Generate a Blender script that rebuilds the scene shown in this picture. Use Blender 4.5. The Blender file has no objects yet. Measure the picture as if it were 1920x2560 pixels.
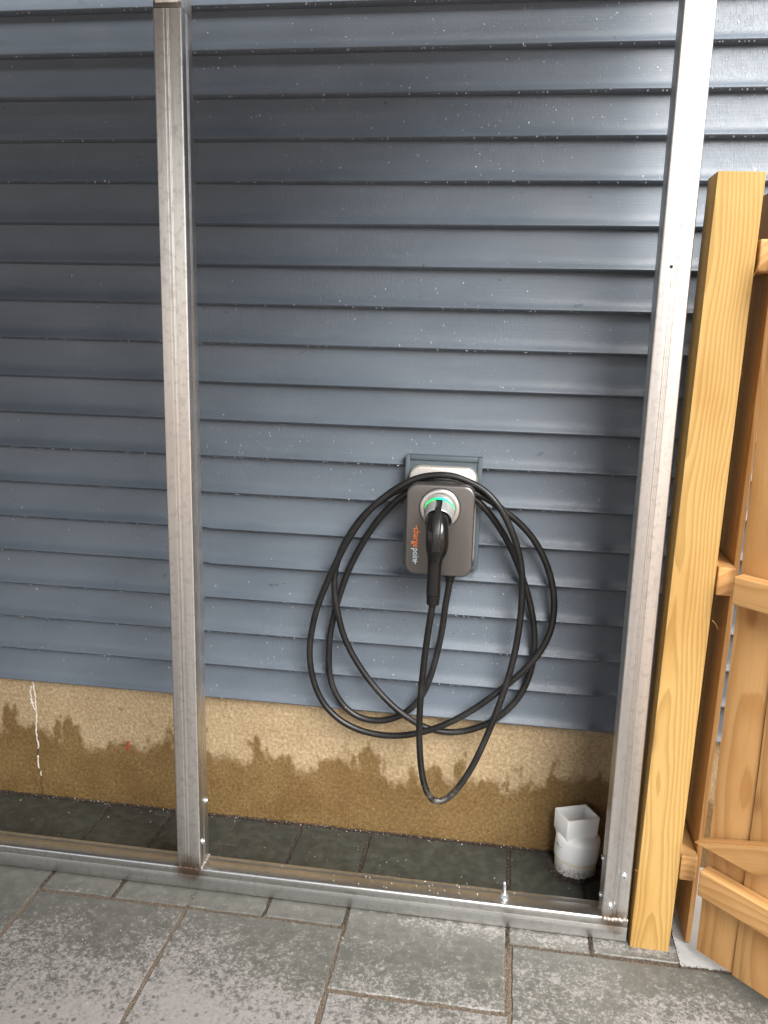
import bpy, bmesh, math, random
import numpy as np
from mathutils import Vector, Matrix, Euler, noise as mnoise

R = math.radians
random.seed(7)
rng = np.random.default_rng(11)
S = bpy.context.scene
COL = S.collection

# ------------------------------------------------------------------ camera
cam_d = bpy.data.cameras.new('camera')
cam = bpy.data.objects.new('camera', cam_d)
COL.objects.link(cam)
S.camera = cam
cam_d.sensor_fit = 'VERTICAL'
cam_d.sensor_height = 24.0
cam_d.lens = 2126.7 / 2560 * 24.0
cam_d.clip_start = 0.02
cam_d.clip_end = 600
_yaw, _pit, _rol = R(8.3078), R(12.1825), R(1.4767)
_r = Vector((math.cos(_yaw), math.sin(_yaw), 0))
_f = Vector((-math.sin(_yaw) * math.cos(_pit), math.cos(_yaw) * math.cos(_pit), -math.sin(_pit)))
_u = _r.cross(_f)
_r2 = _r * math.cos(_rol) + _u * math.sin(_rol)
_u2 = _u * math.cos(_rol) - _r * math.sin(_rol)
_m = Matrix((_r2, _u2, -_f)).transposed().to_4x4()
_m.translation = Vector((0.796, -2.2039, 1.4528))
cam.matrix_world = _m

# ------------------------------------------------------------------ world, sun, exposure
SUN_AZ, SUN_EL = R(31), R(41)          # azimuth measured from the wall normal towards +X
to_sun = Vector((math.sin(SUN_AZ) * math.cos(SUN_EL), -math.cos(SUN_AZ) * math.cos(SUN_EL), math.sin(SUN_EL)))
w = bpy.data.worlds.new('World')
S.world = w
w.use_nodes = True
nt = w.node_tree
sky = nt.nodes.new('ShaderNodeTexSky')
sky.sky_type = 'NISHITA'
sky.sun_disc = False
sky.sun_elevation = SUN_EL
sky.sun_rotation = math.atan2(to_sun.x, to_sun.y)
sky.air_density = 1.0
sky.dust_density = 1.5
sky.ozone_density = 1.0
hs = nt.nodes.new('ShaderNodeHueSaturation')
hs.inputs['Saturation'].default_value = 0.34
nt.links.new(sky.outputs[0], hs.inputs['Color'])
bg = nt.nodes['Background']
nt.links.new(hs.outputs[0], bg.inputs['Color'])
bg.inputs['Strength'].default_value = 0.07
sun_d = bpy.data.lights.new('sun', 'SUN')
sun = bpy.data.objects.new('sun', sun_d)
COL.objects.link(sun)
sun_d.energy = 3.0
sun_d.angle = R(42)
sun_d.color = (1.0, 0.975, 0.94)
sun.rotation_euler = to_sun.to_track_quat('Z', 'Y').to_euler()
sun.location = to_sun * 30
S.view_settings.view_transform = 'Standard'
S.view_settings.look = 'None'
S.view_settings.gamma = 1
S.view_settings.use_curve_mapping = False
S.view_settings.exposure = 1.68
S.render.engine = 'CYCLES'
S.cycles.max_bounces = 7
S.cycles.adaptive_threshold = 0.02

# ------------------------------------------------------------------ node helpers
class T:
    def __init__(s, name):
        s.mat = bpy.data.materials.new(name)
        s.mat.use_nodes = True
        s.nt = s.mat.node_tree
        s.b = s.nt.nodes['Principled BSDF']
    def n(s, kind, ins=None, out=0, **props):
        nd = s.nt.nodes.new('ShaderNode' + kind)
        for k, v in props.items():
            setattr(nd, k, v)
        for k, v in (ins or {}).items():
            s.put(nd.inputs[k], v)
        return nd.outputs[out]
    def put(s, sock, v):
        if isinstance(v, bpy.types.NodeSocket):
            s.nt.links.new(v, sock)
        elif isinstance(v, (tuple, list)) and len(v) == 3 and len(sock.default_value) == 4:
            sock.default_value = (*v, 1)
        else:
            sock.default_value = v
    def m(s, op, a, b=0.0, c=0.0, clamp=False):
        return s.n('Math', {0: a, 1: b, 2: c}, operation=op, use_clamp=clamp)
    def ss(s, x, lo, hi):
        return s.n('MapRange', {'Value': x, 'From Min': lo, 'From Max': hi, 'To Min': 0.0, 'To Max': 1.0},
                   interpolation_type='SMOOTHSTEP')
    def mix(s, f, a, b, mode='MIX'):
        nd = s.nt.nodes.new('ShaderNodeMix')
        nd.data_type = 'RGBA'
        nd.blend_type = mode
        s.put(nd.inputs[0], f)
        s.put(nd.inputs[6], a)
        s.put(nd.inputs[7], b)
        return nd.outputs[2]
    def pos(s):
        return s.n('NewGeometry')
    def obj(s):
        return s.n('TexCoord', out=3)
    def map(s, v, scale=(1, 1, 1), loc=(0, 0, 0), rot=(0, 0, 0)):
        return s.n('Mapping', {0: v, 1: loc, 2: rot, 3: scale})
    def noise(s, v, scale=5.0, detail=4.0, rough=0.55, dist=0.0, out=0):
        return s.n('TexNoise', {'Vector': v, 'Scale': scale, 'Detail': detail, 'Roughness': rough, 'Distortion': dist}, out=out)
    def vor(s, v, scale=5.0, out=0, rnd=1.0, **p):
        return s.n('TexVoronoi', {'Vector': v, 'Scale': scale, 'Randomness': rnd}, out=out, **p)
    def sep(s, v, i):
        return s.n('SeparateXYZ', {0: v}, out=i)
    def bump(s, h, strength=0.5, dist=0.002, normal=None):
        ins = {'Strength': strength, 'Distance': dist, 'Height': h}
        if normal is not None:
            ins['Normal'] = normal
        return s.n('Bump', ins)
    def ramp(s, f, stops):
        nd = s.nt.nodes.new('ShaderNodeValToRGB')
        s.put(nd.inputs[0], f)
        e = nd.color_ramp.elements
        while len(e) < len(stops):
            e.new(0.5)
        for el, (p, c) in zip(e, stops):
            el.position = p
            el.color = (*c, 1) if len(c) == 3 else c
        return nd.outputs[0]
    def done(s, **kw):
        al = {'base': 'Base Color', 'rough': 'Roughness', 'metal': 'Metallic', 'normal': 'Normal', 'spec': 'Specular IOR Level',
              'trans': 'Transmission Weight', 'ior': 'IOR', 'coat': 'Coat Weight', 'coatr': 'Coat Roughness',
              'emit': 'Emission Color', 'emits': 'Emission Strength', 'aniso': 'Anisotropic', 'sss': 'Subsurface Weight'}
        for k, v in kw.items():
            s.put(s.b.inputs[al[k]], v)
        return s.mat

# ------------------------------------------------------------------ materials
def m_siding():
    t = T('siding_vinyl')
    p = t.pos()
    grain = t.noise(t.map(p, (7, 7, 420)), 1.0, 5, 0.65)
    coarse = t.noise(t.map(p, (3, 3, 9)), 1.0, 3, 0.5)
    smudge = t.ss(t.noise(t.map(p, (26, 26, 34)), 1.0, 3, 0.55, 0.6), 0.70, 0.76)
    damp = t.noise(t.map(p, (1.4, 1.4, 1.0), (3, 1, 5)), 1.0, 3, 0.6)
    base = t.mix(t.ss(coarse, 0.3, 0.7), (0.080, 0.099, 0.123), (0.100, 0.121, 0.147))
    base = t.mix(t.m('MULTIPLY', t.ss(grain, 0.35, 0.75), 0.16), base, (0.05, 0.061, 0.075))
    base = t.mix(t.m('MULTIPLY', smudge, 0.5), base, (0.05, 0.062, 0.078))
    fleck = t.ss(t.vor(t.map(p, (420, 420, 420)), 1.0), 0.0, 0.5)
    runs = t.noise(t.map(p, (330, 330, 42)), 1.0, 3, 0.6)
    h = t.m('ADD', t.m('MULTIPLY', grain, 0.8), t.m('MULTIPLY', t.ss(runs, 0.45, 0.75), t.m('MULTIPLY', t.ss(damp, 0.35, 0.65), 0.9)))
    h = t.m('ADD', h, t.m('MULTIPLY', fleck, 0.15))
    rough = t.m('ADD', 0.30, t.m('MULTIPLY', t.noise(t.map(p, (40, 40, 60)), 1.0, 3), 0.22))
    rough = t.m('SUBTRACT', rough, t.m('MULTIPLY', smudge, 0.15))
    return t.done(base=base, rough=rough, normal=t.bump(h, 0.35, 0.0012), spec=0.5)

def m_block():
    t = T('mounting_block_vinyl')
    p = t.pos()
    g = t.noise(t.map(p, (300, 300, 14)), 1.0, 4)
    base = t.mix(t.m('MULTIPLY', g, 0.4), (0.058, 0.078, 0.090), (0.078, 0.102, 0.116))
    return t.done(base=base, rough=0.38, normal=t.bump(g, 0.25, 0.001))

def m_foundation():
    t = T('foundation_concrete')
    p = t.pos()
    x = t.sep(p, 0)
    z = t.sep(p, 2)
    g1 = t.noise(p, 105, 6, 0.74)
    g2 = t.noise(p, 420, 3, 0.7)
    g3 = t.noise(p, 9, 4, 0.6)
    # water drawn up from the ground and splashed: irregular front with tall narrow fingers
    big = t.noise(t.map(p, (4.2, 1, 0.3), (4.2, 0, 0)), 1.0, 2, 0.5)
    fing = t.noise(t.map(p, (15, 1, 7), (1.7, 0, 0)), 1.0, 3, 0.5)
    fine = t.noise(t.map(p, (60, 1, 50)), 1.0, 5, 0.75)
    lim = t.m('ADD', 0.07, t.m('MULTIPLY', big, 0.24))
    lim = t.m('ADD', lim, t.m('MULTIPLY', t.ss(fing, 0.42, 0.75), 0.11))
    lim = t.m('ADD', lim, t.m('MULTIPLY', t.m('SUBTRACT', fine, 0.5), 0.10))
    wet = t.ss(t.m('SUBTRACT', lim, z), -0.03, 0.022)
    spots = t.ss(t.noise(t.map(p, (30, 1, 24), (7, 0, 2)), 1.0, 3, 0.6, 0.3), 0.67, 0.70)
    wet = t.m('MAXIMUM', wet, t.m('MULTIPLY', spots, 0.75))
    dry_c = t.ramp(g1, [(0.30, (0.20, 0.14, 0.075)), (0.45, (0.29, 0.211, 0.119)), (0.57, (0.37, 0.278, 0.165)), (0.70, (0.52, 0.41, 0.268))])
    wet_c = t.ramp(g1, [(0.30, (0.078, 0.045, 0.014)), (0.46, (0.142, 0.087, 0.030)), (0.60, (0.19, 0.12, 0.046)), (0.74, (0.31, 0.21, 0.095))])
    wet_c = t.mix(t.ss(g3, 0.35, 0.7), wet_c, t.mix(1.0, wet_c, (0.80, 0.75, 0.66), 'MULTIPLY'))
    dry_c = t.mix(t.m('MULTIPLY', t.ss(g3, 0.4, 0.7), 0.5), dry_c, t.mix(1.0, dry_c, (0.82, 0.79, 0.72), 'MULTIPLY'))
    base = t.mix(wet, dry_c, wet_c)
    # dirt splash streaks low down
    low = t.ss(z, 0.10, 0.0)
    dirt = t.m('MULTIPLY', low, t.ss(t.noise(t.map(p, (45, 1, 150)), 1.0, 5, 0.7), 0.5, 0.72))
    base = t.mix(t.m('MULTIPLY', dirt, 0.8), base, (0.045, 0.034, 0.02))
    # pale sand grains
    spk = t.ss(t.vor(p, 190), 0.12, 0.06)
    pick = t.ss(t.n('SeparateColor', {0: t.vor(p, 190, out=1)}), 0.8, 0.84)
    base = t.mix(t.m('MULTIPLY', spk, pick), base, (0.72, 0.62, 0.46))
    h = t.m('ADD', t.m('MULTIPLY', g1, 1.0), t.m('MULTIPLY', g2, 0.6))
    return t.done(base=base, rough=t.m('SUBTRACT', 0.85, t.m('MULTIPLY', wet, 0.38)), normal=t.bump(h, 0.7, 0.0025), spec=0.35)

def m_stone():
    t = T('bluestone')
    p = t.pos()
    rnd = t.n('ObjectInfo', out=5)
    off = t.n('CombineXYZ', {0: t.m('MULTIPLY', rnd, 13.0), 1: t.m('MULTIPLY', rnd, 31.0), 2: rnd})
    q = t.n('VectorMath', {0: p, 1: off}, operation='ADD')
    x = t.sep(p, 0)
    y = t.sep(p, 1)
    n_big = t.noise(q, 5.0, 3, 0.5)
    n_mid = t.noise(q, 34, 5, 0.62, 0.4)
    n_fine = t.noise(q, 120, 4, 0.62, 0.8)
    clump = t.noise(q, 170, 3, 0.6)
    # dryness grows away from the wall; the slab is still drying in small patches
    dry = t.m('ADD', t.m('MULTIPLY', t.m('SUBTRACT', -0.40, y), 2.3), t.m('MULTIPLY', t.m('SUBTRACT', n_big, 0.5), 1.1))
    rim = t.m('MULTIPLY', t.ss(y, -0.39, -0.33), t.m('MULTIPLY', t.ss(x, 0.3, 0.8), 0.55))
    dry = t.m('ADD', dry, t.m('MULTIPLY', rim, t.ss(y, -0.30, -0.32)))
    dry = t.m('ADD', dry, t.m('MULTIPLY', t.ss(x, 0.75, 1.3), 0.16))
    v = t.m('ADD', t.m('MULTIPLY', n_fine, 0.78), t.m('MULTIPLY', n_mid, 0.26))
    thr = t.m('SUBTRACT', 0.655, t.m('MULTIPLY', t.m('MINIMUM', t.m('MAXIMUM', dry, -0.35), 0.95), 0.30))
    d = t.ss(t.m('SUBTRACT', v, thr), -0.085, 0.10)
    spot = t.ss(t.m('ADD', t.vor(q, 17, out=0), t.m('MULTIPLY', clump, 0.22)), 0.31, 0.27)
    sp_pick = t.ss(t.n('SeparateColor', {0: t.vor(q, 17, out=1)}), 0.84, 0.85)
    spot2 = t.ss(t.m('ADD', t.vor(q, 46, out=0), t.m('MULTIPLY', clump, 0.3)), 0.43, 0.38)
    sp2 = t.ss(t.n('SeparateColor', {0: t.vor(q, 46, out=1)}), 0.50, 0.54)
    drops = t.m('MAXIMUM', t.m('MULTIPLY', t.m('MULTIPLY', spot, sp_pick), 0.85), t.m('MULTIPLY', spot2, sp2))
    d = t.m('MULTIPLY', d, t.m('SUBTRACT', 1.0, t.m('MULTIPLY', drops, 0.85)))
    tint = t.n('SeparateColor', {0: t.n('TexWhiteNoise', {'Vector': off}, out=1)})
    wet_c = t.mix(t.ss(n_mid, 0.3, 0.7), (0.088, 0.088, 0.077), (0.122, 0.121, 0.107))
    dry_c = t.mix(t.ss(n_fine, 0.3, 0.7), (0.20, 0.191, 0.179), (0.255, 0.244, 0.23))
    dry_c = t.mix(t.m('MULTIPLY', tint, 0.45), dry_c, (0.25, 0.225, 0.225))
    wet_c = t.mix(t.m('MULTIPLY', tint, 0.3), wet_c, (0.075, 0.068, 0.066))
    back = t.ss(y, -0.33, -0.24)
    wet_c = t.mix(back, wet_c, t.mix(t.ss(n_mid, 0.35, 0.7), (0.030, 0.032, 0.026), (0.05, 0.053, 0.044)))
    base = t.mix(d, wet_c, dry_c)
    scr = t.ss(t.noise(t.map(q, (3, 60, 1), rot=(0, 0, 0.5)), 1.0, 2, 0.5), 0.74, 0.78)
    base = t.mix(t.m('MULTIPLY', scr, 0.12), base, (0.4, 0.39, 0.36))
    rough = t.m('ADD', 0.46, t.m('MULTIPLY', d, 0.34))
    h = t.m('ADD', t.m('MULTIPLY', n_mid, 1.0), t.m('MULTIPLY', n_fine, 0.5))
    return t.done(base=base, rough=rough, normal=t.bump(h, 0.35, 0.003), spec=0.35)

def m_sand():
    t = T('joint_sand')
    p = t.pos()
    y = t.sep(p, 1)
    g = t.noise(p, 260, 4, 0.7)
    c = t.ramp(g, [(0.3, (0.06, 0.046, 0.034)), (0.5, (0.15, 0.115, 0.083)), (0.7, (0.32, 0.25, 0.18))])
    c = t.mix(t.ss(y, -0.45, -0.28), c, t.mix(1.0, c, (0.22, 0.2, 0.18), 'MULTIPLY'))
    return t.done(base=c, rough=0.95, normal=t.bump(g, 0.9, 0.004))

def m_slab():
    t = T('broom_concrete')
    p = t.pos()
    g = t.noise(p, 130, 5, 0.7)
    g2 = t.noise(p, 7, 4, 0.6)
    c = t.mix(t.ss(g2, 0.3, 0.7), (0.36, 0.365, 0.36), (0.44, 0.445, 0.44))
    c = t.mix(t.m('MULTIPLY', t.ss(g, 0.5, 0.7), 0.25), c, (0.34, 0.335, 0.32))
    return t.done(base=c, rough=0.9, normal=t.bump(g, 0.5, 0.003))

def m_ground():
    t = T('driveway_gravel')
    p = t.pos()
    g = t.noise(p, 30, 5, 0.7)
    return t.done(base=t.mix(g, (0.27, 0.19, 0.145), (0.44, 0.325, 0.255)), rough=0.95, normal=t.bump(g, 0.6, 0.02))

def m_galv(name, axis, tint=(0.72, 0.70, 0.66)):
    t = T(name)
    o = t.pos()
    sc = {'z': (150, 150, 2.2), 'x': (2.2, 150, 150)}[axis]
    st = t.noise(t.map(o, sc), 1.0, 5, 0.62)
    sc2 = {'z': (38, 38, 1.0), 'x': (1.0, 38, 38)}[axis]
    st2 = t.noise(t.map(o, sc2, (3, 5, 1)), 1.0, 4, 0.6)
    spang = t.noise(o, 55, 4, 0.65)
    fine = t.noise(o, 240, 3, 0.7)
    c = t.mix(t.ss(st2, 0.3, 0.7), tint, (tint[0] * 0.78, tint[1] * 0.79, tint[2] * 0.82))
    c = t.mix(t.m('MULTIPLY', t.ss(st, 0.55, 0.75), 0.4), c, (0.88, 0.87, 0.85))
    c = t.mix(t.m('MULTIPLY', t.ss(st, 0.42, 0.3), 0.45), c, (0.42, 0.42, 0.41))
    c = t.mix(t.m('MULTIPLY', t.ss(spang, 0.48, 0.66), 0.45), c, (0.40, 0.39, 0.37))
    c = t.mix(t.m('MULTIPLY', t.ss(fine, 0.55, 0.72), 0.3), c, (0.36, 0.355, 0.34))
    # heat stain and rust at the welded foot of the posts
    for (cx, cy, cz, rr) in ((0.034, -0.322, 0.060, 0.056), (1.112, -0.322, 0.060, 0.046)):
        dv = t.n('VectorMath', {0: o, 1: (cx, cy, cz)}, out=1, operation='DISTANCE')
        dv = t.m('ADD', dv, t.m('MULTIPLY', t.m('SUBTRACT', spang, 0.5), 0.05))
        c = t.mix(t.m('MULTIPLY', t.ss(dv, rr, rr * 0.25), 0.85), c, (0.17, 0.10, 0.055))
    rough = t.m('ADD', 0.22, t.m('ADD', t.m('MULTIPLY', spang, 0.14), t.m('MULTIPLY', fine, 0.1)))
    h = t.m('ADD', t.m('MULTIPLY', st, 1.0), t.m('MULTIPLY', fine, 0.35))
    return t.done(base=c, metal=1.0, rough=rough, normal=t.bump(h, 0.15, 0.0008))

def m_wood(name, light, dark, knot, ring=85.0, contrast=0.75, tilt=0.045, edge=0.4, pore=0.35):
    """solid wood: growth rings around an axis well off the board's own centre, so each face shows its own figure"""
    t = T(name)
    o = t.obj()
    rnd = t.n('ObjectInfo', out=5)
    r1 = t.m('MULTIPLY', t.m('SUBTRACT', rnd, 0.5), 0.09)
    r2 = t.n('SeparateColor', {0: t.n('TexWhiteNoise', {'Vector': t.n('CombineXYZ', {0: rnd, 1: rnd, 2: 3.3})}, out=1)})
    sx, sy, sz = t.sep(o, 0), t.sep(o, 1), t.sep(o, 2)
    zoff = t.m('ADD', sz, t.m('MULTIPLY', rnd, 37.0))
    lowv = t.n('CombineXYZ', {0: t.m('MULTIPLY', sx, 5.0), 1: t.m('MULTIPLY', sy, 5.0), 2: t.m('MULTIPLY', zoff, 1.5)})
    wob = t.noise(lowv, 1.0, 2, 0.45)
    wob2 = t.noise(t.n('CombineXYZ', {0: t.m('MULTIPLY', sx, 24.0), 1: t.m('MULTIPLY', sy, 24.0), 2: t.m('MULTIPLY', zoff, 3.0)}), 1.0, 3, 0.5)
    ax = t.m('ADD', t.m('ADD', sx, r1), t.m('MULTIPLY', sz, tilt))
    ay = t.m('ADD', sy, t.m('ADD', 0.05, t.m('MULTIPLY', r2, 0.05)))
    rad = t.m('SQRT', t.m('ADD', t.m('MULTIPLY', ax, ax), t.m('MULTIPLY', ay, ay)))
    rad = t.m('ADD', rad, t.m('ADD', t.m('MULTIPLY', wob, 0.075), t.m('MULTIPLY', wob2, 0.012)))
    ph = t.m('FRACT', t.m('MULTIPLY', rad, ring))
    late = t.m('MULTIPLY', t.ss(ph, 0.25, 0.88), t.ss(ph, 1.0, 0.93))
    fib = t.noise(t.n('CombineXYZ', {0: t.m('MULTIPLY', sx, 420.0), 1: t.m('MULTIPLY', sy, 420.0), 2: t.m('MULTIPLY', zoff, 9.0)}), 1.0, 3, 0.6)
    blot = t.noise(t.n('CombineXYZ', {0: t.m('MULTIPLY', sx, 9.0), 1: t.m('MULTIPLY', sy, 9.0), 2: t.m('MULTIPLY', zoff, 4.0)}), 1.0, 3, 0.5)
    c = t.mix(t.m('MULTIPLY', late, contrast), light, dark)
    c = t.mix(t.m('MULTIPLY', t.ss(blot, 0.4, 0.7), 0.6), c, t.mix(1.0, c, (0.84, 0.74, 0.58), 'MULTIPLY'))
    c = t.mix(t.m('MULTIPLY', t.ss(fib, 0.5, 0.8), pore), c, t.mix(1.0, c, (0.72, 0.62, 0.48), 'MULTIPLY'))
    # knots
    kv = t.n('CombineXYZ', {0: t.m('MULTIPLY', sx, 7.5), 1: t.m('MULTIPLY', sy, 7.5), 2: t.m('MULTIPLY', zoff, 3.4)})
    kd = t.vor(kv, 1.0)
    kpick = t.ss(t.n('SeparateColor', {0: t.vor(kv, 1.0, out=1)}), 0.45, 0.48)
    kk = t.m('MULTIPLY', t.ss(t.m('ADD', kd, t.m('MULTIPLY', wob2, 0.12)), 0.22, 0.10), kpick)
    c = t.mix(t.m('MULTIPLY', kk, 0.7), c, knot)
    c = t.mix(t.m('MULTIPLY', rnd, 0.22), c, t.mix(1.0, c, (0.88, 0.80, 0.70), 'MULTIPLY'))
    h = t.m('ADD', t.m('MULTIPLY', late, 0.6), t.m('MULTIPLY', fib, 1.0))
    return t.done(base=c, rough=0.68, normal=t.bump(h, 0.25, 0.0012), spec=0.3)

def m_plain(name, base, rough=0.5, metal=0.0, var=0.0, scale=60, bump=0.0, bdist=0.001, **kw):
    t = T(name)
    p = t.pos()
    n = t.noise(p, scale, 5, 0.65)
    c = t.mix(t.m('MULTIPLY', n, var), base, tuple(x * 0.45 for x in base))
    args = dict(base=c, rough=t.m('ADD', rough - 0.05, t.m('MULTIPLY', n, 0.1)), metal=metal)
    if bump:
        args['normal'] = t.bump(n, bump, bdist)
    args.update(kw)
    return t.done(**args)

def m_cable():
    t = T('black_rubber')
    p = t.pos()
    n = t.noise(p, 45, 5, 0.7)
    n2 = t.noise(p, 12, 4, 0.6)
    z = t.sep(p, 2)
    c = t.mix(t.ss(n2, 0.4, 0.75), (0.007, 0.0068, 0.0065), (0.019, 0.0175, 0.016))
    dust = t.m('MULTIPLY', t.ss(z, 0.26, 0.19), t.ss(n, 0.42, 0.6))
    scuff = t.ss(t.noise(p, 26, 4, 0.7, 0.8), 0.70, 0.76)
    c = t.mix(t.m('MAXIMUM', t.m('MULTIPLY', dust, 0.6), t.m('MULTIPLY', scuff, 0.42)), c, (0.16, 0.14, 0.12))
    return t.done(base=c, rough=t.m('ADD', 0.28, t.m('MULTIPLY', n2, 0.25)), normal=t.bump(n, 0.15, 0.001), spec=0.4)

def m_pvc():
    t = T('white_pvc')
    p = t.pos()
    z = t.sep(p, 2)
    n = t.noise(p, 34, 5, 0.7)
    n2 = t.noise(p, 200, 3, 0.7)
    dirt = t.m('MULTIPLY', t.ss(t.m('ADD', z, t.m('MULTIPLY', n, -0.045)), 0.018, -0.014), 0.9)
    haze = t.m('MULTIPLY', t.ss(z, 0.045, 0.03), t.m('MULTIPLY', t.ss(n, 0.4, 0.7), 0.35))
    c = t.mix(haze, (0.88, 0.875, 0.86), (0.68, 0.64, 0.54))
    c = t.mix(t.m('MULTIPLY', dirt, t.ss(n2, 0.3, 0.7)), c, (0.09, 0.06, 0.04))
    return t.done(base=c, rough=0.36, sss=0.06)

def m_brushed(name, base, rough, metal=0.85):
    t = T(name)
    p = t.pos()
    g = t.noise(t.map(p, (900, 900, 10)), 1.0, 4, 0.6)
    c = t.mix(t.m('MULTIPLY', g, 0.3), base, tuple(x * 0.75 for x in base))
    return t.done(base=c, metal=metal, rough=t.m('ADD', rough, t.m('MULTIPLY', g, 0.1)), normal=t.bump(g, 0.05, 0.0005))

def m_led():
    t = T('status_light')
    x = t.sep(t.pos(), 0)
    c = t.ramp(t.ss(x, 0.592, 0.676), [(0.0, (0.0, 0.75, 0.10)), (0.3, (0.0, 0.85, 0.14)), (0.55, (0.0, 0.75, 0.55)), (0.75, (0.0, 0.8, 0.4)), (1.0, (0.02, 0.8, 0.2))])
    return t.done(base=(0.02, 0.3, 0.1), emit=c, emits=0.5, rough=0.3)

def m_water():
    t = T('rain_water')
    return t.done(base=(0.92, 0.95, 0.98), rough=0.04, trans=0.84, ior=1.33, spec=0.9)  # partly opaque white: the bright sky seen through drops is put into their colour

MT = dict(
    siding=m_siding(), block=m_block(), found=m_foundation(), stone=m_stone(), sand=m_sand(), slab=m_slab(), ground=m_ground(),
    galv_v=m_galv('galvanised_steel_upright', 'z'), galv_h=m_galv('galvanised_steel_rail', 'x', (0.70, 0.69, 0.665)),
    post=m_wood('treated_pine', (0.40, 0.258, 0.09), (0.265, 0.155, 0.042), (0.19, 0.105, 0.032), 130, 0.62, 0.035),
    cedar=m_wood('fresh_cedar', (0.55, 0.32, 0.13), (0.43, 0.22, 0.075), (0.26, 0.11, 0.03), 62, 0.72, 0.05, pore=0.45),
    fence=m_wood('fence_cedar', (0.44, 0.25, 0.09), (0.30, 0.15, 0.045), (0.2, 0.08, 0.02), 62, 0.5, 0.05),
    cable=m_cable(), pvc=m_pvc(), water=m_water(), led=m_led(),
    zinc=m_plain('zinc_hardware', (0.72, 0.76, 0.78), 0.28, 0.9, 0.3, 120),
    weld=m_plain('weld_metal', (0.52, 0.47, 0.42), 0.5, 0.7, 0.7, 160, 0.7, 0.003),
    burnt=m_plain('burnt_weld', (0.10, 0.055, 0.04), 0.6, 0.4, 0.7, 160, 0.7, 0.003),
    cover=m_brushed('bronze_cover', (0.148, 0.138, 0.131), 0.32, 0.8),
    shell=m_brushed('silver_shell', (0.55, 0.515, 0.475), 0.34, 0.7),
    ring=m_brushed('satin_silver', (0.58, 0.575, 0.56), 0.24, 0.9),
    cone=m_plain('silver_plastic', (0.40, 0.405, 0.405), 0.34, 0.5, 0.1, 80),
    plastic=m_plain('black_plastic', (0.009, 0.0085, 0.008), 0.16, 0.0, 0.4, 40),
    plastic_matt=m_plain('matt_black_plastic', (0.011, 0.011, 0.011), 0.4, 0.0, 0.4, 200, 0.3, 0.0008),
    orange=m_plain('orange_print', (0.82, 0.20, 0.035), 0.5, 0, 0.05),
    pale=m_plain('pale_blue_print', (0.55, 0.70, 0.76), 0.5, 0, 0.05),
    ink=m_plain('black_print', (0.02, 0.02, 0.025), 0.6),
    caulk=m_plain('white_caulk', (0.60, 0.56, 0.50), 0.6, 0, 0.25, 90, 0.4),
    crack=m_plain('crack_shadow', (0.03, 0.024, 0.016), 0.9),
    red=m_plain('red_paint', (0.36, 0.03, 0.015), 0.5, 0, 0.3, 300),
    glue=m_plain('pipe_cement', (0.76, 0.70, 0.50), 0.3, 0, 0.1),
    grit=m_plain('wet_grit', (0.045, 0.03, 0.022), 0.7, 0, 0.6, 300),
    chips=m_plain('white_chips', (0.50, 0.47, 0.42), 0.7, 0, 0.2, 300),
    dark=m_plain('dark_opening', (0.012, 0.012, 0.012), 0.9),
    roof=m_plain('roof_sheet', (0.045, 0.041, 0.036), 0.6, 0.0, 0.3, 8),
)

# ------------------------------------------------------------------ object helpers
def tag(o, label=None, cat=None, group=None, kind=None):
    if label: o['label'] = label
    if cat: o['category'] = cat
    if group: o['group'] = group
    if kind: o['kind'] = kind
    return o

def thing(name, label, cat, loc=(0, 0, 0), rot=(0, 0, 0), group=None, kind=None):
    o = bpy.data.objects.new(name, None)
    o.empty_display_size = 0.05
    COL.objects.link(o)
    o.location = loc
    o.rotation_euler = rot
    return tag(o, label, cat, group, kind)

def wloc(o):
    v = Vector((0, 0, 0))
    while o:
        v += o.location
        o = o.parent
    return v

def finish(name, me, mat, parent=None, smooth=False):
    me.materials.append(MT[mat] if isinstance(mat, str) else mat)
    o = bpy.data.objects.new(name, me)
    COL.objects.link(o)
    if parent is not None:
        o.parent = parent
    if smooth:
        for p in me.polygons:
            p.use_smooth = True
    return o

def from_bm(name, bm, mat, parent=None, smooth=False, world=True, angle=None):
    """world=True: the bmesh is in world coordinates and is moved into the parent's space"""
    if world and parent is not None:
        bmesh.ops.translate(bm, verts=bm.verts, vec=-wloc(parent))
    bmesh.ops.recalc_face_normals(bm, faces=bm.faces)
    me = bpy.data.meshes.new(name)
    if angle is not None:
        for f in bm.faces:
            f.smooth = True
        for e in bm.edges:
            if len(e.link_faces) == 2 and e.calc_face_angle(0) > angle:
                e.smooth = False
    bm.to_mesh(me)
    bm.free()
    return finish(name, me, mat, parent, smooth)

def from_data(name, v, f, mat, parent=None, smooth=False, world=True):
    if world and parent is not None:
        off = wloc(parent)
        v = [(a - off.x, b - off.y, c - off.z) for a, b, c in v]
    me = bpy.data.meshes.new(name)
    me.from_pydata([tuple(map(float, q)) for q in v], [], [tuple(map(int, q)) for q in f])
    me.update()
    return finish(name, me, mat, parent, smooth)

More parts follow.
